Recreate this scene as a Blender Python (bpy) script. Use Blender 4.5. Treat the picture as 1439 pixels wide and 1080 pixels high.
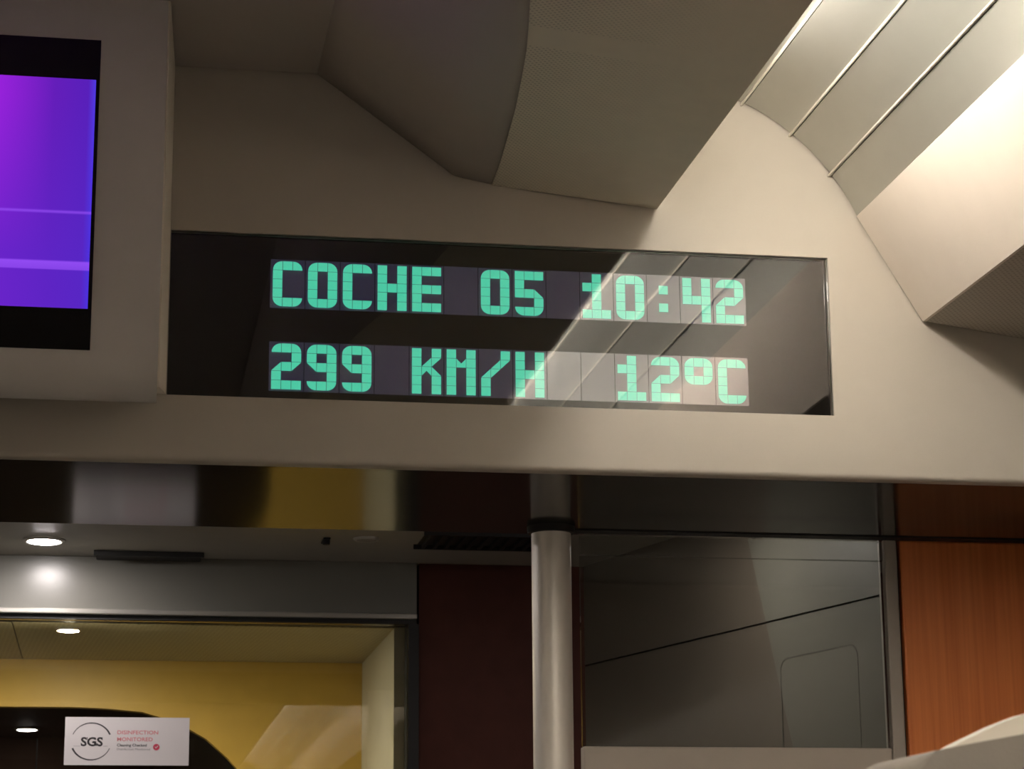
import bpy, bmesh, math, random
from mathutils import Vector, Matrix

for o in list(bpy.data.objects):
    bpy.data.objects.remove(o, do_unlink=True)
random.seed(4)
scene = bpy.context.scene
COL = scene.collection
PI = math.pi

# ------------------------------------------------------------------ camera
F_PX, YAW, PITCH, ROLL = 3208.73, 0.17257184, 0.23866257, -0.00799498
cam_d = bpy.data.cameras.new('camera')
cam_d.sensor_fit = 'HORIZONTAL'
cam_d.sensor_width = 36.0
cam_d.lens = F_PX / 1439.0 * 36.0
cam_d.clip_start = 0.05
cam_d.dof.use_dof = True
cam_d.dof.focus_distance = 2.72
cam_d.dof.aperture_fstop = 22.0
cam = bpy.data.objects.new('camera', cam_d)
COL.objects.link(cam)
fw = Vector((math.sin(YAW) * math.cos(PITCH), math.cos(YAW) * math.cos(PITCH), math.sin(PITCH)))
r0 = Vector((math.cos(YAW), -math.sin(YAW), 0.0))
u0 = r0.cross(fw)
rt = r0 * math.cos(ROLL) + u0 * math.sin(ROLL)
up = rt.cross(fw)
M = Matrix((rt, up, -fw)).transposed().to_4x4()
M.translation = Vector((0.0, -2.6, 1.5))
cam.matrix_world = M
scene.camera = cam

# ------------------------------------------------------------------ world and exposure
world = bpy.data.worlds.new('world')
scene.world = world
world.use_nodes = True
world.node_tree.nodes['Background'].inputs[0].default_value = (0.9, 0.85, 0.8, 1)
world.node_tree.nodes['Background'].inputs[1].default_value = 0.02
vs = scene.view_settings
vs.view_transform = 'Standard'
vs.look = 'None'
vs.exposure = 0.0
vs.gamma = 1.0
vs.use_curve_mapping = False
TUBE_POWER = 52.0            # cove tubes (radiance)
DOWN_POWER = 190.0            # vestibule downlights

# ------------------------------------------------------------------ materials
def lin(r, g, b):
    def f(c):
        c /= 255.0
        return c / 12.92 if c <= 0.04045 else ((c + 0.055) / 1.055) ** 2.4
    return (f(r), f(g), f(b), 1.0)

MATS = {}
def mat(name, color, rough=0.6, metal=0.0, spec=0.5, noise=0.06, nscale=30.0, bump=0.0, bscale=400.0, coat=0.0, ior=1.5):
    m = bpy.data.materials.new(name)
    m.use_nodes = True
    nt = m.node_tree
    b = nt.nodes['Principled BSDF']
    b.inputs['Roughness'].default_value = rough
    b.inputs['Metallic'].default_value = metal
    b.inputs['Specular IOR Level'].default_value = spec
    b.inputs['IOR'].default_value = ior
    b.inputs['Coat Weight'].default_value = coat
    tc = nt.nodes.new('ShaderNodeTexCoord')
    n = nt.nodes.new('ShaderNodeTexNoise')
    n.inputs['Scale'].default_value = nscale
    n.inputs['Detail'].default_value = 4.0
    nt.links.new(tc.outputs['Object'], n.inputs['Vector'])
    mx = nt.nodes.new('ShaderNodeMix')
    mx.data_type = 'RGBA'
    mx.inputs[6].default_value = tuple(c * (1 - noise) for c in color[:3]) + (1,)
    mx.inputs[7].default_value = tuple(min(1, c * (1 + noise)) for c in color[:3]) + (1,)
    nt.links.new(n.outputs['Fac'], mx.inputs[0])
    nt.links.new(mx.outputs[2], b.inputs['Base Color'])
    if bump > 0:
        n2 = nt.nodes.new('ShaderNodeTexNoise')
        n2.inputs['Scale'].default_value = bscale
        nt.links.new(tc.outputs['Object'], n2.inputs['Vector'])
        bp = nt.nodes.new('ShaderNodeBump')
        bp.inputs['Strength'].default_value = bump
        bp.inputs['Distance'].default_value = 0.001
        nt.links.new(n2.outputs['Fac'], bp.inputs['Height'])
        nt.links.new(bp.outputs['Normal'], b.inputs['Normal'])
    MATS[name] = m
    return m

def perforate(name, color, rough, pitch=0.0050, radius=0.26, xr=None, bands=None):
    """paint with a regular field of small punched holes (fine relief)"""
    m = mat(name, color, rough, bump=0.0)
    nt = m.node_tree
    N, L = nt.nodes, nt.links
    b = N['Principled BSDF']
    tc = N.new('ShaderNodeTexCoord')
    sx = N.new('ShaderNodeSeparateXYZ')
    L.new(tc.outputs['Object'], sx.inputs[0])
    def math_(op, a, bb=None):
        k = N.new('ShaderNodeMath'); k.operation = op
        for i, v in enumerate((a, bb)):
            if v is None: continue
            if isinstance(v, (int, float)): k.inputs[i].default_value = v
            else: L.new(v, k.inputs[i])
        return k.outputs[0]
    def cell(v):
        return math_('SUBTRACT', math_('FRACT', math_('DIVIDE', v, pitch)), 0.5)
    cx = cell(math_('ADD', math_('MULTIPLY', sx.outputs[0], .64), math_('MULTIPLY', sx.outputs[1], .77)))
    cy = cell(math_('SUBTRACT', math_('MULTIPLY', sx.outputs[0], .77), math_('MULTIPLY', sx.outputs[1], .64)))
    d = math_('SQRT', math_('ADD', math_('MULTIPLY', cx, cx), math_('MULTIPLY', cy, cy)))
    hole = math_('LESS_THAN', d, radius)
    if xr:
        mr = N.new('ShaderNodeMapRange'); mr.inputs[1].default_value = xr[0]; mr.inputs[2].default_value = xr[1]
        mr.inputs[3].default_value = 1.0; mr.inputs[4].default_value = 0.0      # the punched field thins out
        L.new(sx.outputs[0], mr.inputs[0])
        hole = math_('MULTIPLY', hole, mr.outputs[0])
    if bands:
        f = math_('FRACT', math_('DIVIDE', sx.outputs[1], bands))
        hole = math_('MULTIPLY', hole, math_('GREATER_THAN', f, 0.10))
    old = b.inputs['Base Color'].links[0].from_socket
    mx = N.new('ShaderNodeMix'); mx.data_type = 'RGBA'
    L.new(hole, mx.inputs[0]); L.new(old, mx.inputs[6])
    mx.inputs[7].default_value = tuple(c * 0.66 for c in color[:3]) + (1,)
    L.new(mx.outputs[2], b.inputs['Base Color'])
    return m

def emit(name, color, strength):
    m = bpy.data.materials.new(name); m.use_nodes = True
    nt = m.node_tree; nt.nodes.clear()
    e = nt.nodes.new('ShaderNodeEmission'); o = nt.nodes.new('ShaderNodeOutputMaterial')
    e.inputs[0].default_value = color; e.inputs[1].default_value = strength
    nt.links.new(e.outputs[0], o.inputs[0])
    MATS[name] = m
    return m

def thin_glass(name, r0_, tint=(1, 1, 1, 1), rough=0.0):
    """thin pane: Fresnel mix of clear transmission and mirror reflection"""
    m = bpy.data.materials.new(name); m.use_nodes = True
    nt = m.node_tree; nt.nodes.clear()
    lw = nt.nodes.new('ShaderNodeFresnel')
    ior = (1 + math.sqrt(r0_)) / (1 - math.sqrt(r0_))
    lw.inputs[0].default_value = ior
    t = nt.nodes.new('ShaderNodeBsdfTransparent'); t.inputs[0].default_value = tint
    g = nt.nodes.new('ShaderNodeBsdfGlossy'); g.inputs['Roughness'].default_value = rough
    mx = nt.nodes.new('ShaderNodeMixShader'); o = nt.nodes.new('ShaderNodeOutputMaterial')
    nt.links.new(lw.outputs[0], mx.inputs[0]); nt.links.new(t.outputs[0], mx.inputs[1])
    nt.links.new(g.outputs[0], mx.inputs[2]); nt.links.new(mx.outputs[0], o.inputs[0])
    MATS[name] = m
    return m

CREAM = (0.50, 0.459, 0.404, 1)
mat('cream', CREAM, 0.55, noise=0.03, bump=0.08)
mat('rack_cream', (0.81, 0.726, 0.648, 1), 0.55, noise=0.03, bump=0.08)
mat('ceiling_paint', (0.45, 0.408, 0.372, 1), 0.6, noise=0.03, bump=0.08)
perforate('ceiling_perforated', (0.76, 0.70, 0.57, 1), 0.6, xr=(0.42, 0.58), bands=0.49)
perforate('rack_perforated', (0.44, 0.39, 0.33, 1), 0.6, pitch=0.006)
mat('satin_panel', (0.51, 0.51, 0.475, 1), 0.42, metal=0.95, noise=0.03)
mat('strip_metal', (0.80, 0.76, 0.68, 1), 0.35, metal=0.35)
mat('cove_white', (0.75, 0.72, 0.66, 1), 0.5)
mat('soffit_gloss', (0.036, 0.034, 0.028, 1), 0.12, spec=0.16, ior=1.35, noise=0.1)
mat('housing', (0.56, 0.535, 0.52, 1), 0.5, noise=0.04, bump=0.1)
mat('housing_side_lit', (0.82, 0.76, 0.66, 1), 0.5, noise=0.03)
mat('black_gloss', (0.004, 0.004, 0.005, 1), 0.15)
mat('black_matt', (0.010, 0.009, 0.008, 1), 0.6)
mat('dark_seal', (0.012, 0.011, 0.010, 1), 0.6)
mat('vestibule_ceiling', (0.30, 0.28, 0.24, 1), 0.5, noise=0.08)
mat('header_grey', (0.20, 0.195, 0.17, 1), 0.29, noise=0.05)
mat('rail_metal', (0.55, 0.53, 0.48, 1), 0.3, metal=0.6)
mat('wine', (0.085, 0.028, 0.02, 1), 0.6, spec=0.15, noise=0.2)
mat('pole_metal', (0.90, 0.85, 0.79, 1), 0.45, metal=0.5)
mat('hatch_line', (0.09, 0.085, 0.07, 1), 0.6)
mat('angled_brown', (0.105, 0.086, 0.066, 1), 0.5, noise=0.06)
mat('angled_light_patch', (0.135, 0.128, 0.105, 1), 0.5, noise=0.06)  # lighter tone paints a patch of light on the angled wall
mat('frame_grey', (0.42, 0.38, 0.34, 1), 0.4, metal=0.3)
mat('ledge_grey', (0.55, 0.48, 0.42, 1), 0.5)
mat('yellow', (0.58, 0.385, 0.075, 1), 0.45, noise=0.08)
mat('gangway_grey', (0.60, 0.575, 0.45, 1), 0.5)
perforate('gangway_perforated', (0.46, 0.42, 0.28, 1), 0.5, pitch=0.012)
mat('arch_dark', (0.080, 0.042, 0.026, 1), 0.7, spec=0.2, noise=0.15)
mat('floor', (0.05, 0.046, 0.042, 1), 0.9, noise=0.3, nscale=200)
mat('side_wall', (0.44, 0.408, 0.375, 1), 0.6)
mat('rear_wall', (0.08, 0.072, 0.064, 1), 0.6)
mat('bounce_floor', (0.52, 0.50, 0.46, 1), 0.6)
mat('paper', (0.88, 0.83, 0.83, 1), 0.6, noise=0.02)
mat('ink', (0.04, 0.035, 0.04, 1), 0.6)
mat('ink_grey', (0.36, 0.33, 0.34, 1), 0.6)
mat('ink_pink', (0.80, 0.26, 0.29, 1), 0.6)
mat('ink_red', (0.70, 0.06, 0.12, 1), 0.6)
mat('seat_fabric', (0.34, 0.305, 0.27, 1), 0.75, noise=0.1, bump=0.2)
mat('seat_dark', (0.06, 0.055, 0.06, 1), 0.8)
mat('headrest_white', (0.80, 0.75, 0.66, 1), 0.7, noise=0.02)
mat('cell_plate', (0.022, 0.022, 0.036, 1), 0.06, spec=0.5, ior=3.8, noise=0.02)
mat('display_black', (0.006, 0.006, 0.007, 1), 0.05, spec=0.6, noise=0.02)
emit('tube_glow', (1.0, 0.91, 0.79, 1), TUBE_POWER)
emit('downlight_glow', (1.0, 0.92, 0.90, 1), DOWN_POWER)
emit('downlight_dim', (1.0, 0.92, 0.90, 1), DOWN_POWER * 0.35)  # glow of the lamp standing in for a reflected downlight
emit('downlight_warm', (1.0, 0.88, 0.66, 1), DOWN_POWER * 9.0)
thin_glass('display_glass', 0.070)
thin_glass('door_glass', 0.04, (0.93, 0.93, 0.90, 1))
thin_glass('partition_glass', 0.035, (0.85, 0.86, 0.83, 1))

# wood: vertical grain
def wood():
    m = mat('orange_wood', (0.36, 0.11, 0.032, 1), 0.42)
    nt = m.node_tree; N, L = nt.nodes, nt.links
    b = N['Principled BSDF']
    tc = N.new('ShaderNodeTexCoord'); mp = N.new('ShaderNodeMapping')
    mp.inputs['Scale'].default_value = (170, 60, 3.0)
    n = N.new('ShaderNodeTexNoise'); n.inputs['Scale'].default_value = 1.0; n.inputs['Detail'].default_value = 6
    L.new(tc.outputs['Object'], mp.inputs[0]); L.new(mp.outputs[0], n.inputs['Vector'])
    cr = N.new('ShaderNodeValToRGB')
    cr.color_ramp.elements[0].position = 0.3; cr.color_ramp.elements[0].color = (0.76, 0.205, 0.052, 1)
    cr.color_ramp.elements[1].position = 0.7; cr.color_ramp.elements[1].color = (0.90, 0.285, 0.080, 1)
    L.new(n.outputs['Fac'], cr.inputs[0]); L.new(cr.outputs[0], b.inputs['Base Color'])
wood()

# lit display segments: teal, emitting, with a little gloss of the cell
def segment_mat():
    m = bpy.data.materials.new('segment_lit'); m.use_nodes = True
    nt = m.node_tree; b = nt.nodes['Principled BSDF']
    b.inputs['Base Color'].default_value = (0.03, 0.10, 0.07, 1)
    b.inputs['Roughness'].default_value = 0.08
    b.inputs['IOR'].default_value = 3.2
    tc = nt.nodes.new('ShaderNodeTexCoord'); n = nt.nodes.new('ShaderNodeTexNoise')
    n.inputs['Scale'].default_value = 900
    nt.links.new(tc.outputs['Object'], n.inputs['Vector'])
    mx = nt.nodes.new('ShaderNodeMix'); mx.data_type = 'RGBA'
    mx.inputs[6].default_value = (0.050, 0.56, 0.34, 1); mx.inputs[7].default_value = (0.080, 0.66, 0.44, 1)
    nt.links.new(n.outputs['Fac'], mx.inputs[0]); nt.links.new(mx.outputs[2], b.inputs['Emission Color'])
    b.inputs['Emission Strength'].default_value = 1.0
    MATS['segment_lit'] = m
segment_mat()

cp = MATS['cell_plate'].node_tree.nodes['Principled BSDF']      # faint leak of the backlight through unlit cells
cp.inputs['Emission Color'].default_value = (0.20, 0.22, 0.66, 1)
cp.inputs['Emission Strength'].default_value = 0.042

# monitor picture: violet gradient with two brighter bars
def screen_mat():
    m = bpy.data.materials.new('screen_picture'); m.use_nodes = True
    nt = m.node_tree; nt.nodes.clear(); N, L = nt.nodes, nt.links
    tc = N.new('ShaderNodeTexCoord'); s = N.new('ShaderNodeSeparateXYZ'); L.new(tc.outputs['Object'], s.inputs[0])
    def ramp(src, a, b_, stops):
        mr = N.new('ShaderNodeMapRange'); mr.inputs[1].default_value = a; mr.inputs[2].default_value = b_
        L.new(src, mr.inputs[0]); c = N.new('ShaderNodeValToRGB')
        el = c.color_ramp.elements
        while len(el) < len(stops): el.new(0.5)
        for e, (p, col) in zip(el, stops): e.position = p; e.color = col
        L.new(mr.outputs[0], c.inputs[0]); return c.outputs[0]
    # x from -0.16 (picture's left limit in view) to -0.0425
    top = ramp(s.outputs[0], -0.20, -0.0425, [(0.0, lin(165, 36, 225)), (0.35, lin(150, 34, 218)), (0.72, lin(100, 30, 186)), (0.95, lin(88, 32, 186)), (1.0, lin(80, 58, 225))])
    low = ramp(s.outputs[0], -0.20, -0.0425, [(0.0, lin(120, 26, 200)), (0.35, lin(106, 36, 202)), (0.72, lin(94, 36, 196)), (0.95, lin(88, 38, 196)), (1.0, lin(76, 50, 220))])
    vert = N.new('ShaderNodeMapRange'); vert.inputs[1].default_value = 2.22; vert.inputs[2].default_value = 2.40
    L.new(s.outputs[2], vert.inputs[0])
    mx = N.new('ShaderNodeMix'); mx.data_type = 'RGBA'
    L.new(vert.outputs[0], mx.inputs[0]); L.new(low, mx.inputs[6]); L.new(top, mx.inputs[7])
    bars = ramp(s.outputs[2], 2.1602, 2.4205, [
        (0.0, (0, 0, 0, 1)), (0.160, (0, 0, 0, 1)), (0.163, (.55, .55, .55, 1)), (0.197, (.75, .75, .75, 1)), (0.201, (.0, .0, .0, 1)),
        (0.404, (0, 0, 0, 1)), (0.408, (.5, .5, .5, 1)), (0.415, (.5, .5, .5, 1)), (0.419, (0, 0, 0, 1)), (1.0, (0, 0, 0, 1))])
    m2 = N.new('ShaderNodeMix'); m2.data_type = 'RGBA'
    L.new(bars, m2.inputs[0]); L.new(mx.outputs[2], m2.inputs[6]); m2.inputs[7].default_value = lin(158, 84, 255)
    e = N.new('ShaderNodeEmission'); o = N.new('ShaderNodeOutputMaterial')
    L.new(m2.outputs[2], e.inputs[0]); L.new(e.outputs[0], o.inputs[0])
    MATS['screen_picture'] = m
screen_mat()

# ------------------------------------------------------------------ mesh helpers
def obj(name, bm, m, parent=None, smooth=False):
    bmesh.ops.recalc_face_normals(bm, faces=bm.faces)
    me = bpy.data.meshes.new(name)
    bm.to_mesh(me); bm.free()
    me.materials.append(MATS[m])
    if smooth:
        for p in me.polygons: p.use_smooth = True
    o = bpy.data.objects.new(name, me)
    COL.objects.link(o)
    if parent: o.parent = parent
    return o

def thing(name, label, cat, group=None):
    o = bpy.data.objects.new(name, None); COL.objects.link(o)
    o.empty_display_size = 0.05
    return tag(o, label, cat, group)

def tag(o, label, cat, group=None):
    o['label'] = label; o['category'] = cat
    if group: o['group'] = group
    return o

def struct(name, label=None):
    o = bpy.data.objects.new(name, None); COL.objects.link(o)
    o.empty_display_size = 0.05
    return skind(o, label)

def skind(o, label=None, cat=None):
    o['kind'] = 'structure'
    if label: o['label'] = label
    o['category'] = cat or o.name.split('_')[0]
    return o

def bx(bm, x0, x1, y0, y1, z0, z1):
    v = [bm.verts.new(p) for p in ((x0, y0, z0), (x1, y0, z0), (x1, y1, z0), (x0, y1, z0), (x0, y0, z1), (x1, y0, z1), (x1, y1, z1), (x0, y1, z1))]
    for f in ((0, 1, 2, 3), (4, 5, 6, 7), (0, 1, 5, 4), (1, 2, 6, 5), (2, 3, 7, 6), (3, 0, 4, 7)):
        bm.faces.new([v[i] for i in f])
    return bm

def box(x0, x1, y0, y1, z0, z1, bevel=0.0, seg=2):
    bm = bx(bmesh.new(), x0, x1, y0, y1, z0, z1)
    if bevel > 0:
        bmesh.ops.bevel(bm, geom=list(bm.edges), offset=bevel, segments=seg, affect='EDGES', profile=0.5)
    return bm

def prism_y(pts, y0, y1):
    """closed polygon in XZ, extruded along Y"""
    bm = bmesh.new()
    a = [bm.verts.new((x, y0, z)) for x, z in pts]; b = [bm.verts.new((x, y1, z)) for x, z in pts]
    n = len(pts)
    bm.faces.new(a); bm.faces.new(b[::-1])
    for i in range(n): bm.faces.new((a[i], a[(i + 1) % n], b[(i + 1) % n], b[i]))
    return bm

def prism_x(pts, x0, x1):
    bm = bmesh.new()
    a = [bm.verts.new((x0, y, z)) for y, z in pts]; b = [bm.verts.new((x1, y, z)) for y, z in pts]
    n = len(pts)
    bm.faces.new(a); bm.faces.new(b[::-1])
    for i in range(n): bm.faces.new((a[i], a[(i + 1) % n], b[(i + 1) % n], b[i]))
    return bm

def cyl(cx, cy, z0, z1, r, n=32, bm=None):
    bm = bm or bmesh.new()
    a = [bm.verts.new((cx + r * math.cos(2 * PI * i / n), cy + r * math.sin(2 * PI * i / n), z0)) for i in range(n)]
    b = [bm.verts.new((v.co.x, v.co.y, z1)) for v in a]
    bm.faces.new(a); bm.faces.new(b[::-1])
    for i in range(n): bm.faces.new((a[i], a[(i + 1) % n], b[(i + 1) % n], b[i]))
    return bm

def lathe(cx, cy, prof, n=40):
    bm = bmesh.new()
    rings = [[bm.verts.new((cx + r * math.cos(2 * PI * i / n), cy + r * math.sin(2 * PI * i / n), z)) for i in range(n)] for r, z in prof]
    m = len(prof)
    for k in range(m):
        A, B = rings[k], rings[(k + 1) % m]
        for i in range(n): bm.faces.new((A[i], A[(i + 1) % n], B[(i + 1) % n], B[i]))
    return bm

def flatshade(o, angle=0.6):
    o.data.polygons.foreach_set('use_smooth', [True] * len(o.data.polygons))
    o.data.set_sharp_from_angle(angle=angle)
    return o

# ------------------------------------------------------------------ the coach: dimensions
XC = -0.25                       # centre line of the coach
XR, XL = 1.30, -1.80             # side walls
FLOOR = 0.20
YEND = -8.0                      # far end of the coach behind the camera
ZB = 2.045                       # lower edge of the end bulkhead
YS = 0.445                       # back edge of its soffit
YB = 1.38                        # back wall of the vestibule
ZV = 2.1515                      # vestibule ceiling
ZD = 2.0428                      # door head
def mx_(x): return 2 * XC - x    # mirror about the centre line

# floor and side walls
skind(obj('floor', box(XL - .05, XR + .05, YEND - .05, 4.0, FLOOR - .05, FLOOR), 'floor'), 'dark carpeted floor of the train coach')
skind(obj('floor_bounce', box(XL, XR, .30, 1.96, FLOOR, FLOOR + .006), 'bounce_floor'), 'unseen pale vestibule floor plate added to bounce light', 'floor')  # added pale plate, out of view, bounces light up to the ceilings
skind(obj('wall_right', box(XR, XR + .05, YEND, 0.60, FLOOR, 2.8), 'side_wall'), 'beige side wall of the coach under the luggage rack')
skind(obj('wall_left', box(XL - .05, XL, YEND, 1.45, FLOOR, 2.8), 'side_wall'), 'beige side wall of the coach behind the monitor side')
skind(obj('wall_rear', box(XL, XR, YEND - .05, YEND, FLOOR, 2.8), 'rear_wall'), 'beige end wall at the other end of the coach')

# end bulkhead with the recess for the display
DX0, DX1, DZ0, DZ1 = 0.0472, 0.8507, 2.1165, 2.3166
RD = 0.006
def bulkhead():
    w = struct('wall_front', 'cream end wall of the coach above the passage with display recess')
    bm = bmesh.new()
    xs = [XL, DX0, DX1, XR]; zs = [ZB, DZ0, DZ1, 2.80]
    g = [[bm.verts.new((x, 0.0, z)) for x in xs] for z in zs]
    for j in range(3):
        for i in range(3):
            if i == 1 and j == 1: continue
            bm.faces.new((g[j][i], g[j][i + 1], g[j + 1][i + 1], g[j + 1][i]))
    hole = [g[1][1], g[1][2], g[2][2], g[2][1]]
    back = [bm.verts.new((v.co.x, 0.030, v.co.z)) for v in hole]
    for i in range(4): bm.faces.new((hole[i], hole[(i + 1) % 4], back[(i + 1) % 4], back[i]))
    bm.faces.new(back)
    # rounded lower lip turning under
    row = g[0]
    prev = row
    R = 0.006
    for k in range(1, 5):
        a = k / 4 * PI / 2
        new = [bm.verts.new((x, R - R * math.cos(a), ZB - R * math.sin(a) + 0.0)) for x in xs]
        for i in range(3): bm.faces.new((prev[i], prev[i + 1], new[i + 1], new[i]))
        prev = new
    new = [bm.verts.new((x, 0.020, ZB - R)) for x in xs]
    for i in range(3): bm.faces.new((prev[i], prev[i + 1], new[i + 1], new[i]))
    o = obj('end_panel', bm, 'cream', w)
    flatshade(o, 0.5)
    obj('soffit', box(XL, XR, 0.012, YS, ZB - .003, ZB + .02), 'soffit_gloss', w)
    obj('seal_strip', box(.606, XR, .402, .4265, ZB - .0045, ZB - .0031), 'dark_seal', w)
    obj('soffit_back', box(XL, XR, YS - .02, YS, ZB + .02, 2.8), 'vestibule_ceiling', w)
bulkhead()

# ---------------------------------------------------------------- coach ceiling
C2 = (0.2161, 2.520)
C5 = (0.6343, 2.3682)
KPTS = [(-.004, .4293), (-.078, .4268), (-.1744, .4206), (-.2641, .414), (-.3471, .4057), (-.4246, .3973), (-.4877, .3882), (-.5473, .3789), (-.75, .345), (-1.0, .318), (-1.4, .302), (YEND, .300)]
def under_z(x): return 2.3902 + (x - .4293) * (2.3682 - 2.3902) / (.6343 - .4293)
ARC_C, ARC_R = (0.63135, 2.25465), 0.28346
ARC_A = [65.74, 51.17, 36.90, 23.29]

def arc_pt(deg, dr=0.0):
    a = math.radians(deg)
    return (ARC_C[0] + (ARC_R + dr) * math.cos(a), ARC_C[1] + (ARC_R + dr) * math.sin(a))

def build_ceiling():
    c = struct('ceiling', 'moulded coach ceiling with dropped coves and curved satin panels')
    obj('centre_panel', box(mx_(C2[0]), C2[0], YEND, -.003, C2[1], C2[1] + .02), 'ceiling_paint', c)
    for side in (1, -1):
        X = (lambda x: x) if side == 1 else mx_
        # sloping moulding, lofted: its lower edge swings out towards the coach
        bm = bmesh.new(); rows = []
        for y, kx in KPTS:
            kz = under_z(kx)
            c3 = (kx - .0436, kz + .0069)
            pr = [C2]
            for k in range(1, 7):
                t = k / 7 * (.985 - .30 * min(1.0, -y / .5)); pr.append((C2[0] + (c3[0] - C2[0]) * t, C2[1] + (c3[1] - C2[1]) * t))
            # fillet between slope and underside
            fq = .985 - .30 * min(1.0, -y / .5)          # sharp at the wall, softening towards the coach
            p0 = (C2[0] + (c3[0] - C2[0]) * fq, C2[1] + (c3[1] - C2[1]) * fq)
            for k in range(0, 7):
                t = k / 6
                q = tuple((1 - t) ** 2 * p0[i] + 2 * t * (1 - t) * c3[i] + t * t * (kx, kz)[i] for i in (0, 1))
                pr.append(q)
            rows.append([bm.verts.new((X(px), y, pz)) for px, pz in pr])
        for a, b in zip(rows, rows[1:]):
            for i in range(len(a) - 1): bm.faces.new((a[i], a[i + 1], b[i + 1], b[i]))
        o = obj('sloped_moulding', bm, 'ceiling_paint', c, smooth=True)
        sol = o.modifiers.new('thickness', 'SOLIDIFY'); sol.thickness = 0.004; sol.offset = 1.0 if side == 1 else -1.0
        # perforated underside, following the same curve
        bm = bmesh.new(); lo = []; hi = []
        for y, kx in KPTS:
            lo.append([bm.verts.new((X(kx), y, under_z(kx) - .0012)), bm.verts.new((X(C5[0]), y, C5[1]))])
            hi.append([bm.verts.new((X(kx), y, under_z(kx) + .008)), bm.verts.new((X(C5[0]), y, C5[1] + .006))])
        for k in range(len(KPTS) - 1):
            bm.faces.new((lo[k][0], lo[k][1], lo[k + 1][1], lo[k + 1][0]))
            bm.faces.new((hi[k][0], hi[k + 1][0], hi[k + 1][1], hi[k][1]))
            bm.faces.new((lo[k][0], lo[k + 1][0], hi[k + 1][0], hi[k][0]))
            bm.faces.new((lo[k][1], hi[k][1], hi[k + 1][1], lo[k + 1][1]))
        for k in (0, -1): bm.faces.new((lo[k][0], hi[k][0], hi[k][1], lo[k][1]))
        obj('perforated_panel', bm, 'ceiling_perforated', c)
        # cove tray behind the lip
        pts = [(.560, 2.386), (.6335, 2.3746), (.6335, 2.3770), (.606, 2.384), (.606, 2.545), (.560, 2.545)]
        obj('cove_tray', prism_y([(X(a), b) for a, b in pts], YEND, 0.0), 'cove_white', c)
        # curved satin panels and the strips between them
        cuts = [97.0] + ARC_A[:3] + [22.9]
        for k in range(4):
            a0, a1 = cuts[k] - (.58 if k else 0), cuts[k + 1]
            inner = [arc_pt(a0 + (a1 - a0) * t / 8) for t in range(9)]
            outer = [arc_pt(a0 + (a1 - a0) * t / 8, .006) for t in range(8, -1, -1)]
            o = obj('curved_panel', prism_y([(X(a), b) for a, b in inner + outer], YEND, -.004), 'satin_panel', c)
            flatshade(o)
        for a in ARC_A[:3]:
            w = .42
            pts = [arc_pt(a + w, .002), arc_pt(a + w * .8, -.0030), arc_pt(a + w * .25, -.0042), arc_pt(a - w * .3, -.0040), arc_pt(a - w * .75, -.0024), arc_pt(a - w, .002)]
            obj('strip', prism_y([(X(p[0]), p[1]) for p in pts], YEND, 0.0), 'strip_metal', c)
        # roof cover above
        obj('roof_cover', prism_y([(X(.21), 2.60), (X(1.32), 2.60), (X(1.32), 2.62), (X(.21), 2.62)], YEND, 0.0), 'black_matt', c)
build_ceiling()

def cove_tube(x, label):
    t = thing('fluorescent_tube', label, 'lamp')
    z = 2.443; n = 16
    def tube(y0, y1, r, name, m):
        bm = bmesh.new()
        a = [bm.verts.new((x + r * math.cos(2 * PI * i / n), y0, z + r * math.sin(2 * PI * i / n))) for i in range(n)]
        b = [bm.verts.new((v.co.x, y1, v.co.z)) for v in a]
        bm.faces.new(a); bm.faces.new(b[::-1])
        for i in range(n): bm.faces.new((a[i], a[(i + 1) % n], b[(i + 1) % n], b[i]))
        return obj(name, bm, m, t, smooth=False)
    tube(YEND + .1, -0.19, .012, 'glass_tube', 'tube_glow')
    tube(-0.19, -0.15, .013, 'end_cap', 'rail_metal')
    tube(YEND + .07, YEND + .1, .013, 'end_cap', 'rail_metal')
cove_tube(0.666, 'long fluorescent tube behind the lip of the right ceiling cove')
cove_tube(mx_(0.666), 'long fluorescent tube behind the lip of the left ceiling cove')

# ---------------------------------------------------------------- luggage racks
def rack(side, label):
    X = (lambda x: x) if side == 1 else mx_
    t = thing('luggage_rack', label, 'luggage rack', 'overhead luggage racks')
    a4 = (.8914, 2.3666); b1 = (.9681, 2.2383); b2 = (XR - .003, 2.2383 - (XR - .9681) * .134)
    nx, nz = .858, .513
    pts = [a4, (.8890, 2.3705), (.8905, 2.3730), (a4[0] + .016, a4[1] + .006), (b1[0] + .016, b1[1] + .012), (b1[0] + .004, b1[1] + .0), b1]
    obj('front_panel', prism_y([(X(p[0]), p[1]) for p in pts], YEND, -0.0045), 'rack_cream', t)
    pts = [(b1[0] + .002, b1[1] + .0005), b2, (b2[0], b2[1] + .012), (b1[0] + .010, b1[1] + .012)]
    obj('underside', prism_y([(X(p[0]), p[1]) for p in pts], YEND, -0.0045), 'rack_perforated', t)
rack(1, 'cream overhead luggage rack with perforated underside at right')
rack(-1, 'cream overhead luggage rack on the far side behind the monitor')

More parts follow.
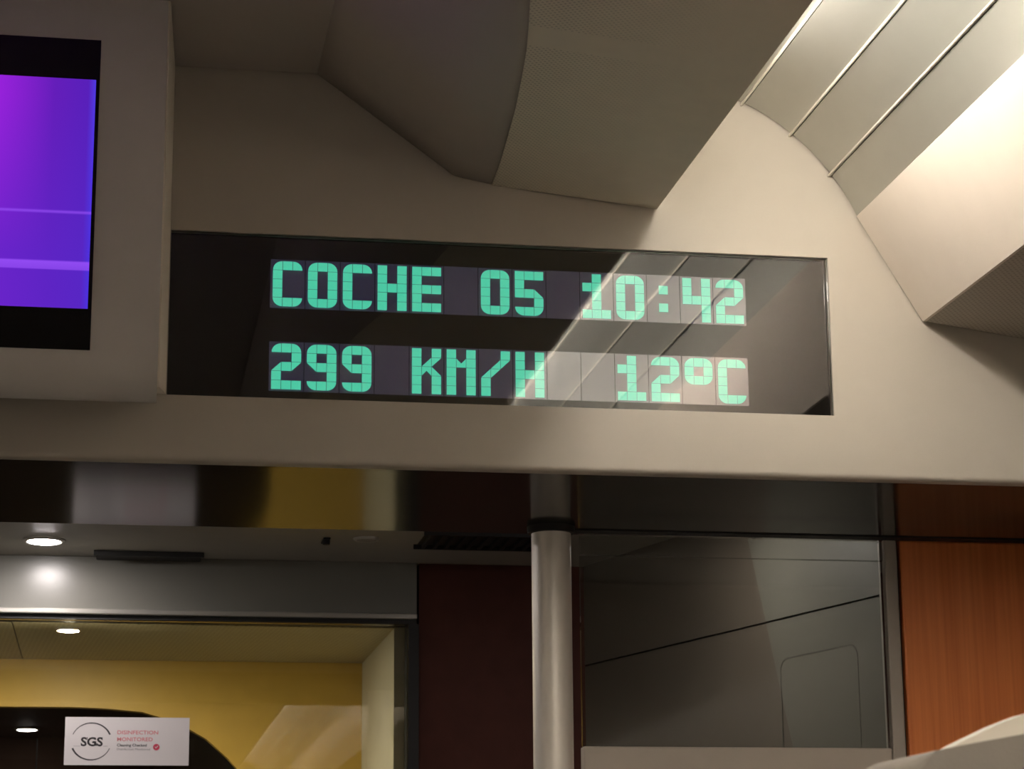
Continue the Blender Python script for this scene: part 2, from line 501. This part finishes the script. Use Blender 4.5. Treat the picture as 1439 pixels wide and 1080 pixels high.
# ---------------------------------------------------------------- information display
def information_display():
    t = thing('information_display', 'wide black information display with glowing green characters on the end wall', 'display')
    obj('back_plate', box(DX0 + .0006, DX1 - .0006, .012, .028, DZ0 + .0006, DZ1 - .0006), 'display_black', t)
    obj('cover_glass', box(DX0 + .0004, DX1 - .0004, RD - .002, RD, DZ0 + .0004, DZ1 - .0004), 'display_glass', t)
    YC = .0116                                    # cell face
    # characters sit YC - 0.006 behind the plane they were measured on: same place
    tw, th, pitch = .01183, .01120, .04162
    x0 = .1680
    rows = (2.2866, 2.1857)
    G = {
        'C': 'a#b|#..|#..|#..|c#d', 'O': 'a#b|#.#|#.#|#.#|c#d', 'H': '#.#|#.#|###|#.#|#.#', 'E': '###|#..|###|#..|###',
        '0': 'a#b|#.#|#.#|#.#|c#d', '5': '###|#..|##L|..#|c#d', '1': '.#.|##.|.#.|.#.|###', ':': '...|.#.|...|.#.|...',
        '4': '#.#|#.#|###|..#|..#', '2': 'a#b|..#|R#U|#..|###', '9': 'a#b|#.#|V##|..#|c#d', 'K': '#.#|#RU|#NL|#.#|#.#',
        'M': '#.#|#W#|#.#|#.#|#.#', '/': '..#|.RU|RU.|#..|#..', 'o': 'a#b|#.#|c#d|...|...', ' ': '...|...|...|...|...'}
    g = .00030
    def shape(ch):
        w, h = tw / 2 - g, th / 2 - g
        full = [(-w, -h), (w, -h), (w, h), (-w, h)]
        def quarter(cx, cz, a0):
            return [(cx + 2 * w * math.cos(math.radians(a0 + 90 * k / 6)), cz + 2 * h * math.sin(math.radians(a0 + 90 * k / 6))) for k in range(7)]
        return {'#': full,
                'a': [(w, -h)] + quarter(w, -h, 90), 'b': [(-w, -h)] + quarter(-w, -h, 0),
                'c': [(w, h)] + quarter(w, h, 180), 'd': [(-w, h)] + quarter(-w, h, 270),
                'R': [(-w, -h), (w, -h), (w, h)],            # lower right triangle
                'U': [(-w, -h), (w, h), (-w, h)],            # upper left triangle
                'L': [(-w, -h), (w, -h), (-w, h)],           # lower left triangle
                'V': [(w, -h), (w, h), (-w, h)],             # upper right triangle
                'N': [(-w, -h), (0, 0.1 * h), (w, -h), (w, h), (-w, h)],
                'W': [(-w, -h), (w, -h), (w, h), (0, -.1 * h), (-w, h)]}[ch]
    meshes = {}
    def seg_mesh(ch):
        if ch not in meshes:
            bm = prism_y(shape(ch), -.0002, .0002)
            bmesh.ops.recalc_face_normals(bm, faces=bm.faces)
            me = bpy.data.meshes.new('segment'); bm.to_mesh(me); bm.free()
            me.materials.append(MATS['segment_lit']); meshes[ch] = me
        return meshes[ch]
    cw, chh = pitch / 2 - .00045, .0300
    bm = box(-cw, cw, -.00015, .00025, -chh, chh)
    cell0 = None
    for r, text in enumerate(('COCHE 05 10:42', '299 KM/H  12oC')):
        for i, chv in enumerate(text):
            cx = x0 + i * pitch + 1.5 * tw; cz = rows[r] - 2.5 * th
            if cell0 is None:
                cell = obj('character_cell', bm, 'cell_plate', t); cell0 = cell
            else:
                cell = cell0.copy(); COL.objects.link(cell); cell.parent = t
            cell.location = (cx, YC, cz)
            for j, line in enumerate(G[chv].split('|')):
                for k, c in enumerate(line):
                    if c == '.': continue
                    s = bpy.data.objects.new('segment', seg_mesh(c)); COL.objects.link(s)
                    s.parent = cell
                    s.location = ((k - 1) * tw, -.0005, (2 - j) * th)
information_display()

# ---------------------------------------------------------------- monitor
def monitor():
    t = thing('wall_monitor', 'ceiling mounted monitor in grey housing showing a violet screen', 'monitor')
    YF = -0.20
    zt, zb, R = 2.5195, 2.060, .050
    zb, R, RY = 2.067, .050, .032
    pts = [(-.004, zt), (YF, zt), (YF, zb + R)]
    for k in range(1, 9):
        a = k / 8 * PI / 2
        pts.append((YF + RY - RY * math.cos(a), zb + R - R * math.sin(a)))
    pts.append((-.004, zb + .052))         # the underside rises towards the wall
    bm = bmesh.new()
    xl, xr, xw = -.600, .0335, .0300
    def xedge(y): return xr
    a = [bm.verts.new((xl, y, z)) for y, z in pts]; b = [bm.verts.new((xedge(y), y, z)) for y, z in pts]
    n = len(pts)
    bm.faces.new(a); bm.faces.new(b[::-1])
    for i in range(n): bm.faces.new((a[i], a[(i + 1) % n], b[(i + 1) % n], b[i]))
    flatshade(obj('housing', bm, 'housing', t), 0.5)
    # flared side cheek running back to the wall
    bm = bmesh.new()
    q = [(.0335, YF + .001), (.0352, YF), (.0362, YF + .004), (.0465, -.001), (.0335, -.001)]
    lo = [bm.verts.new((x, y, zb + .010 + (y - YF) * .20)) for x, y in q]; hi = [bm.verts.new((x, y, zt)) for x, y in q]
    bm.faces.new(lo); bm.faces.new(hi[::-1])
    for i in range(5): bm.faces.new((lo[i], lo[(i + 1) % 5], hi[(i + 1) % 5], hi[i]))
    obj('side_cheek', bm, 'housing_side_lit', t)  # cheek coloured lighter than the housing to paint the light it catches
    bz = obj('bezel', box(-.53, -.0385, YF - .0015, YF + .004, 2.1147, 2.4674), 'black_gloss', t)
    obj('screen', box(-.525, -.0425, YF - .0022, YF - .0010, 2.1602, 2.4205), 'screen_picture', bz)
monitor()

# ---------------------------------------------------------------- vestibule shell
skind(obj('ceiling_vestibule', box(XL, XR + .6, YS, 1.46, ZV, ZV + .03), 'vestibule_ceiling'), 'dim grey vestibule ceiling with downlight and air vent', 'ceiling')

def back_wall():
    w = struct('wall_back', 'dark vestibule back wall around the glass door')
    obj('header', box(XL, .520, YB, 1.44, 2.0602, ZV, .0008, 1), 'header_grey', w)
    obj('rail', box(XL, .520, YB - .008, 1.44, 2.0505, 2.0600, .002, 2), 'rail_metal', w)
    obj('door_seal', box(XL, .520, YB + .002, 1.43, 2.0428, 2.0503), 'dark_seal', w)
    obj('wine_panel', box(.5245, .860, YB + .004, 1.44, FLOOR, ZV - .0005), 'wine', w)
    obj('jamb', box(.5060, .5235, YB - .001, 1.44, FLOOR, 2.0426), 'dark_seal', w)
    obj('left_panel', box(XL, -1.02, YB, 1.44, FLOOR, 2.0426), 'header_grey', w)
back_wall()

def glass_door():
    d = struct('door_1', 'frameless glass sliding door between vestibule and gangway')
    obj('pane', box(-1.02, .5055, 1.394, 1.402, FLOOR + .01, 2.0425), 'door_glass', d)
glass_door()

# gangway behind the door, yellow wall with a dark arch, next vestibule
YG = 1.97
skind(obj('ceiling_gangway', box(-1.05, -.1815, 1.44, YG + .02, ZD, ZD + .03), 'gangway_perforated'), 'perforated gangway ceiling panel left of the seam', 'ceiling')
skind(obj('ceiling_gangway_2', box(-.1795, .4870, 1.44, YG + .02, ZD, ZD + .03), 'gangway_perforated'), 'perforated gangway ceiling panel above the yellow wall', 'ceiling')
skind(obj('wall_gangway', box(.4870, .5200, 1.44, YG + .03, FLOOR, ZD + .03), 'gangway_grey'), 'pale grey side wall of the gangway behind the glass door', 'wall')
def yellow_wall():
    cxa = -.30
    arch = [(.2700, FLOOR), (.2700, 1.780), (.2411, 1.8317), (.2225, 1.8524), (.180, 1.8896), (.1236, 1.9212), (.0538, 1.9415), (-.0153, 1.9478), (-.0839, 1.950), (-.2198, 1.9500)]
    arch = [(.300, FLOOR), (.300, 1.70), (.290, 1.745), (.270, 1.787)] + arch[2:]
    left = [(2 * cxa - x, z) for x, z in reversed(arch)]
    path = arch + left
    bm = bmesh.new()
    front = []; 
    X0, X1, Z1 = -1.05, .4868, ZD - .0002
    for y in (YG, YG + .03):
        inner = [bm.verts.new((x, y, z)) for x, z in path]
        outer = []
        for x, z in path:
            if z <= 1.70: outer.append(bm.verts.new((X1 if x > cxa else X0, y, z)))
            else:
                ang = math.atan2(z - 1.70, abs(x - cxa)); 
                dx = X1 - cxa; dz = Z1 - 1.70
                # project radially on the outer rectangle
                k = min(dx / max(1e-6, math.cos(ang)), dz / max(1e-6, math.sin(ang)))
                px = k * math.cos(ang); pz = 1.70 + k * math.sin(ang)
                outer.append(bm.verts.new((cxa + px if x > cxa else cxa - px, y, pz)))
        front.append((inner, outer))
        for i in range(len(path) - 1): bm.faces.new((inner[i], inner[i + 1], outer[i + 1], outer[i]))
        # the upper corners left by the radial projection
        for s in (1, -1):
            c = bm.verts.new((X1 if s == 1 else X0, y, Z1))
            best = None
            for i in range(len(path) - 1):
                a, b = outer[i], outer[i + 1]
                if (a.co.x - cxa) * s > 0 and abs(a.co.x - b.co.x) > 1e-5 and abs(a.co.z - b.co.z) > 1e-5: bm.faces.new((a, b, c))
    (i0, o0), (i1, o1) = front
    for i in range(len(path) - 1): bm.faces.new((i0[i], i0[i + 1], i1[i + 1], i1[i]))
    return skind(obj('wall_yellow', bm, 'yellow'), 'yellow gangway wall with a dark rounded arch opening', 'wall')
yellow_wall()
skind(obj('ceiling_next_coach', box(-1.05, .52, 2.0, 3.8, ZD, ZD + .03), 'arch_dark'), 'dark ceiling of the next coach beyond the arch', 'ceiling')
skind(obj('wall_next_coach', box(-.2020, .52, 3.75, 3.80, FLOOR, ZD), 'arch_dark'), 'dark brown door leaf beyond the arch right of its seam', 'wall')
skind(obj('wall_next_coach_2', box(-1.05, -.2055, 3.75, 3.80, FLOOR, ZD), 'arch_dark'), 'dark brown door leaf beyond the arch left of its seam', 'wall')
skind(obj('wall_next_coach_3', box(.49, .52, 2.0, 3.75, FLOOR, ZD), 'arch_dark'), 'dark side wall of the next coach beyond the arch', 'wall')

# angled wall behind the glass partition
def angled_wall():
    w = struct('wall_angled', 'angled brown vestibule wall with a painted light patch seen through the glass partition')
    P = Vector((1.078, .468, 0)); d = Vector((-.269, .963, 0)).normalized(); nrm = Vector((-d.y, d.x, 0))  # towards the vestibule (left)
    nrm = Vector((-.963, -.269, 0)).normalized()
    def slab(pts, depth0, depth1, name, m, parent=w):
        """pts in (along, z); extruded from depth0 to depth1 out of the wall plane"""
        bm = bmesh.new(); n = len(pts)
        a = [bm.verts.new(P + d * s + nrm * depth0 + Vector((0, 0, z))) for s, z in pts]
        b = [bm.verts.new(P + d * s + nrm * depth1 + Vector((0, 0, z))) for s, z in pts]
        bm.faces.new(a); bm.faces.new(b[::-1])
        for i in range(n): bm.faces.new((a[i], a[(i + 1) % n], b[(i + 1) % n], b[i]))
        return obj(name, bm, m, parent)
    slab([(0, FLOOR), (1.0, FLOOR), (1.0, ZV), (0, ZV)], -.06, -.008, 'core', 'dark_seal')
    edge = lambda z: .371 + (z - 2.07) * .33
    zs0, zs1 = 1.9715, 1.9748
    slab([(edge(zs1), zs1), (1.0, zs1), (1.0, ZV), (edge(ZV), ZV)], -.008, 0, 'upper_panel', 'angled_brown')
    slab([(edge(1.6), FLOOR), (1.0, FLOOR), (1.0, zs0), (edge(zs0), zs0), (edge(1.6), 1.6)], -.008, 0, 'lower_panel', 'angled_brown')
    slab([(0, zs1), (edge(zs1) - .002, zs1), (edge(ZV) - .002, ZV), (0, ZV)], -.008, .0015, 'upper_panel', 'angled_light_patch')  # light patch with a slanted edge, built as a paler slab
    g = slab([(0, FLOOR), (edge(1.6) - .002, FLOOR), (edge(1.6) - .002, 1.6), (edge(zs0) - .002, zs0), (0, zs0)], -.008, .0015, 'lower_panel', 'angled_light_patch')  # lower half of the painted light patch
    # thin outline of a service hatch with rounded upper corners
    s0, s1, zt_, zb_, r = .300, .090, 1.9130, 1.30, .02
    path = [(s0, zb_), (s0, zt_ - r)] + [(s0 - r + r * math.cos(a), zt_ - r + r * math.sin(a)) for a in [k * PI / 12 for k in range(7)]] \
        + [(s1 + r - r * math.sin(a), zt_ - r + r * math.cos(a)) for a in [k * PI / 12 for k in range(7)]] + [(s1, zt_ - r), (s1, zb_)]
    cs, cz = (s0 + s1) / 2, (zt_ + zb_) / 2
    wdt = .0022
    bm = bmesh.new(); prev = None
    for s, z in path:
        k = Vector((cs - s, 0.0 if z < zt_ - r - .001 else (cz - z) * .45, 0)); k.normalize()
        s2, z2 = s + k.x * wdt, z + k.y * wdt
        cur = [bm.verts.new(P + d * q + nrm * dd + Vector((0, 0, zz))) for q, zz, dd in ((s, z, .0010), (s, z, .0020), (s2, z2, .0020), (s2, z2, .0010))]
        if prev:
            for i in range(4): bm.faces.new((prev[i], prev[(i + 1) % 4], cur[(i + 1) % 4], cur[i]))
        prev = cur
    obj('hatch_outline', bm, 'hatch_line', w)
angled_wall()

# ---------------------------------------------------------------- partition, wood panel, pole
def partition():
    t = thing('glass_partition', 'glass partition with grey frame between the pole and the orange panel', 'partition')
    obj('pane', box(.622, 1.0535, .436, .444, 1.7525, 2.013), 'partition_glass', t)
    obj('top_rail', box(.622, 1.0535, .432, .444, 2.0125, 2.0415), 'partition_glass', t)
    obj('post', box(1.0540, 1.0725, .425, .455, FLOOR, 2.0415, .002), 'frame_grey', t)
    obj('lower_panel', box(.622, 1.0538, .428, .452, FLOOR, 1.7522, .002), 'ledge_grey', t)
    obj('gasket', box(1.0727, 1.0775, .438, .455, FLOOR, 2.0415), 'dark_seal', t)
partition()
w_ = obj('wood_panel', box(1.0780, XR - .001, .428, .462, FLOOR, 2.0415, .003), 'orange_wood')
tag(w_, 'orange brown wood grain wall panel right of the glass partition', 'panel')

def pole():
    t = thing('grab_pole', 'vertical satin metal grab pole under the dark soffit', 'pole')
    flatshade(obj('tube', cyl(.573, .390, FLOOR + .01, 2.034, .0268, 48), 'pole_metal', t))
    flatshade(obj('collar', lathe(.573, .390, [(.0268, 2.0325), (.0315, 2.0330), (.0325, 2.0375), (.0325, 2.0418), (.0268, 2.0418)]), 'dark_seal', t))
    flatshade(obj('floor_flange', lathe(.573, .390, [(.0268, FLOOR), (.050, FLOOR), (.048, FLOOR + .008), (.0268, FLOOR + .012)]), 'pole_metal', t))
pole()

# ---------------------------------------------------------------- downlights
def downlight(x, y, z, r, label, m):
    t = thing('downlight', label, 'ceiling lamp', 'recessed downlights')
    flatshade(obj('ring', lathe(x, y, [(r, z - .0035), (r * 1.10, z - .0045), (r * 1.28, z - .0020), (r * 1.30, z - .0002), (r, z - .0002)]), 'rail_metal', t))
    dome = [(.0005, z - .0005 )] + [(r * .985 * math.cos(a), z - .0030 - r * .16 * math.sin(a)) for a in [k * PI / 12 for k in range(6)]] + [(.0005, z - .0030 - r * .16)]
    obj('lens', lathe(x, y, dome, 32), m, t)
downlight(-.1244, 1.2177, ZV, .0270, 'bright round downlight in the vestibule ceiling at left', 'downlight_glow')
downlight(-.0850, 1.5110, ZD, .0180, 'warm round downlight behind the top of the glass door', 'downlight_warm')
downlight(-.5600, 1.5300, ZD, .0220, 'unseen warm fill lamp added in the gangway left of the sticker', 'downlight_warm')  # added out of view to brighten the gangway
downlight(-.2220, 3.4820, ZD, .0250, 'white lamp beyond the arch standing in for a reflected downlight', 'downlight_dim')  # lamp built in place of a downlight's reflection
downlight(.4036, 1.1370, ZV, .0170, 'unlit small downlight in the vestibule ceiling beside the vent', 'vestibule_ceiling')

downlight(-.2200, .7000, ZV, .0270, 'unseen fill lamp added nearest the monitor, above the soffit edge', 'downlight_glow')  # added fill light, hidden behind the soffit
downlight(.8200, .7000, ZV, .0270, 'unseen fill lamp added in the vestibule above the glass partition', 'downlight_glow')  # added fill for the angled wall, hidden by the soffit
downlight(-1.3000, 1.0000, ZV, .0270, 'unseen fill lamp added at the far left of the vestibule', 'downlight_glow')  # added out of view as vestibule fill
def vent():
    t = thing('air_vent', 'dark slatted air vent in the vestibule ceiling left of the pole', 'air vent')
    x0, x1, y0, y1 = .495, .725, 1.055, 1.185
    obj('backing', box(x0, x1, y0, y1, ZV - .001, ZV - .0002), 'black_matt', t)
    m0 = None
    for k in range(12):
        x = x0 + .01 + k * (x1 - x0 - .02) / 11
        if m0 is None:
            m0 = obj('slat', box(-.003, .003, y0, y1, ZV - .007, ZV - .001), 'black_matt', t); s = m0
        else:
            s = m0.copy(); COL.objects.link(s); s.parent = t
        s.location.x = x
    obj('frame', box(x0 - .006, x1 + .006, y0 - .006, y0 - .0005, ZV - .008, ZV - .0002), 'black_matt', t)
    obj('frame', box(x0 - .006, x1 + .006, y1 + .0005, y1 + .006, ZV - .008, ZV - .0002), 'black_matt', t)
vent()
def door_guide():
    t = thing('door_operator_slot', 'dark slot over the glass door near the bright downlight', 'slot')
    obj('cover', box(-.040, .139, 1.318, 1.3795, ZV - .006, ZV - .0003, .002), 'black_matt', t)
    obj('lip', box(-.044, .143, 1.312, 1.3175, ZV - .009, ZV - .0003, .001), 'dark_seal', t)
door_guide()
def latch():
    t = thing('ceiling_latch', 'small dark latch on the vestibule ceiling left of the unlit downlight', 'latch')
    obj('plate', box(.332, .344, 1.135, 1.185, ZV - .003, ZV - .0003, .001), 'black_matt', t)
    obj('knob', cyl(.338, 1.150, ZV - .010, ZV - .0031, .006, 16), 'dark_seal', t)
latch()

# ---------------------------------------------------------------- sticker on the door
def text_mesh(body, size, x, z, y, name, m, parent, bold=0.0, width=None, shear=0.0):
    cu = bpy.data.curves.new('t', 'FONT'); cu.body = body; cu.size = size; cu.offset = bold; cu.extrude = .00010; cu.resolution_u = 3
    cu.shear = shear
    o = bpy.data.objects.new('t', cu); COL.objects.link(o)
    dg = bpy.context.evaluated_depsgraph_get(); dg.update()
    me = bpy.data.meshes.new_from_object(o.evaluated_get(dg))
    bpy.data.objects.remove(o)
    xs = [v.co.x for v in me.vertices]; k = 1.0
    if width: k = width / (max(xs) - min(xs))
    mn = min(xs)
    for v in me.vertices:
        a, b, c = v.co
        v.co = ((a - mn) * k + x, y - c, b + z)
    me.materials.clear(); me.materials.append(MATS[m])
    r = bpy.data.objects.new(name, me); COL.objects.link(r); r.parent = parent
    return r

def sticker():
    t = thing('sticker', 'white rectangular sticker with round logo on the glass door', 'sticker')
    x0, x1, z0, z1, y = -.0822, .1279, 1.7952, 1.8764, 1.3936
    obj('paper_sheet', box(x0, x1, y - .0004, y, z0, z1), 'paper', t)
    yt = y - .0006
    cx, cz, R = -.0375, 1.8352, .0335
    for a0, a1, nm in ((22, 158, 'logo_arc'), (202, 338, 'logo_arc')):
        bm = bmesh.new(); prev = None
        for k in range(33):
            f = k / 32; a = math.radians(a0 + (a1 - a0) * f)
            wd = .0010 + .0016 * (f if a0 > 180 else 1 - f) if a0 < 180 else .0010 + .0020 * (1 - f)
            p = [(cx + (R + s * wd) * math.cos(a), cz + (R * .93 + s * wd) * math.sin(a)) for s in (-.5, .5)]
            cur = [bm.verts.new((q[0], yy, q[1])) for q in p for yy in (yt, yt + .0002)]
            if prev:
                for i, j in ((0, 1), (1, 3), (3, 2), (2, 0)): bm.faces.new((prev[i], prev[j], cur[j], cur[i]))
            prev = cur
        obj(nm, bm, 'ink', t)
    text_mesh('SGS', .0205, cx - .0175, cz - .0075, yt, 'logo_letters', 'ink', t, bold=.0006, width=.0370)
    bm = bmesh.new()                       # serifs of the three letters
    lw = .0370 / 3
    for k in range(3):
        lx = cx - .0175 + k * lw * 1.02
        bx(bm, lx + lw * .80, lx + lw * .90, yt - .0001, yt + .0001, cz + .0025, cz + .0070)
        if k != 1: bx(bm, lx + lw * .04, lx + lw * .14, yt - .0001, yt + .0001, cz - .0075, cz - .0030)
        else: bx(bm, lx + lw * .62, lx + lw * 1.02, yt - .0001, yt + .0001, cz - .0010, cz + .0004)
    obj('logo_serifs', bm, 'ink', t)
    obj('logo_line', box(cx - .030, cx - .019, yt, yt + .0002, cz - .0082, cz - .0077), 'ink_grey', t)
    obj('logo_line', box(cx + .020, cx + .028, yt, yt + .0002, cz - .0082, cz - .0077), 'ink_grey', t)
    text_mesh('DISINFECTION', .0090, .0060, 1.8478, yt, 'heading', 'ink_pink', t, bold=.0001, width=.0690)
    text_mesh('MONITORED', .0090, .0060, 1.8362, yt, 'heading', 'ink_pink', t, bold=.0001, width=.0600)
    text_mesh('Cleaning Checked', .0062, .0060, 1.8272, yt, 'small_print', 'ink', t, bold=.00008, width=.0500)
    text_mesh('Disinfection Monitored', .0050, .0060, 1.8208, yt, 'small_print', 'ink_grey', t, width=.0560)
    bm = bmesh.new()
    vs_ = [bm.verts.new((.0725 + .0055 * math.cos(2 * PI * k / 24), yt, 1.8262 + .0055 * math.sin(2 * PI * k / 24))) for k in range(24)]
    f = bm.faces.new(vs_); ext = bmesh.ops.extrude_face_region(bm, geom=[f])
    for v in [e for e in ext['geom'] if isinstance(e, bmesh.types.BMVert)]: v.co.y += .0002
    dot = obj('red_dot', bm, 'ink_red', t)
    bm = bmesh.new()
    pts = [(-.0028, .0002), (-.0006, -.0024), (.0032, .0024), (.0024, .0030), (-.0006, -.0008), (-.0020, .0010)]
    a = [bm.verts.new((.0725 + px, yt - .0002, 1.8262 + pz)) for px, pz in pts]; b = [bm.verts.new((v.co.x, yt - .00005, v.co.z)) for v in a]
    bm.faces.new(a); bm.faces.new(b[::-1])
    for i in range(6): bm.faces.new((a[i], a[(i + 1) % 6], b[(i + 1) % 6], b[i]))
    obj('check_mark', bm, 'paper', dot)
sticker()

# ---------------------------------------------------------------- seat at lower right
def seat():
    t = thing('coach_seat', 'grey coach seat with white headrest cover at the lower right corner', 'seat')
    y = -1.30
    def outline(xl, xr, pts_left, zb):
        """left half of the top outline mirrored about the seat centre"""
        cx = (xl + xr) / 2
        L_ = pts_left; R_ = [(2 * cx - x, z) for x, z in reversed(L_)]
        return [(xl, zb)] + L_ + R_ + [(xr, zb)]
    top = [(.428, 1.565), (.433, 1.582), (.4435, 1.5965), (.4547, 1.6020), (.4724, 1.6055), (.4947, 1.6098), (.5347, 1.6168), (.59, 1.623), (.66, 1.627)]
    def shell(o_pts, y0, y1, name, m, bev, parent=t):
        bm = prism_y(o_pts, y0, y1)
        es = [e for e in bm.edges if abs(e.verts[0].co.y - e.verts[1].co.y) < 1e-6]
        bmesh.ops.bevel(bm, geom=es, offset=bev, segments=4, affect='EDGES', profile=0.5)
        return flatshade(obj(name, bm, m, parent), 0.7)
    shell(outline(.424, .936, top, .62), y - .02, y + .05, 'backrest_shell', 'seat_fabric', .012)
    head = [(.482, 1.570), (.4875, 1.6035), (.4990, 1.6085), (.5145, 1.6165), (.5390, 1.6275), (.5580, 1.6345), (.61, 1.646), (.67, 1.652)]
    shell(outline(.480, .880, head, 1.36), y + .051, y + .075, 'headrest_cover', 'headrest_white', .006)
    shell(outline(.440, .920, [(.440, 1.52), (.47, 1.575), (.60, 1.60)], .62), y + .076, y + .13, 'cushion_back', 'seat_dark', .012)
    obj('seat_cushion', box(.430, .930, y + .10, y + .58, .56, .68, .03, 4), 'seat_dark', t)
    obj('seat_base', box(.52, .84, y + .05, y + .50, FLOOR, .559, .01), 'seat_dark', t)
    for x in (.400, .935): obj('armrest', box(x, x + .03, y + .06, y + .50, .80, .85, .010, 3), 'seat_dark', t)
seat()
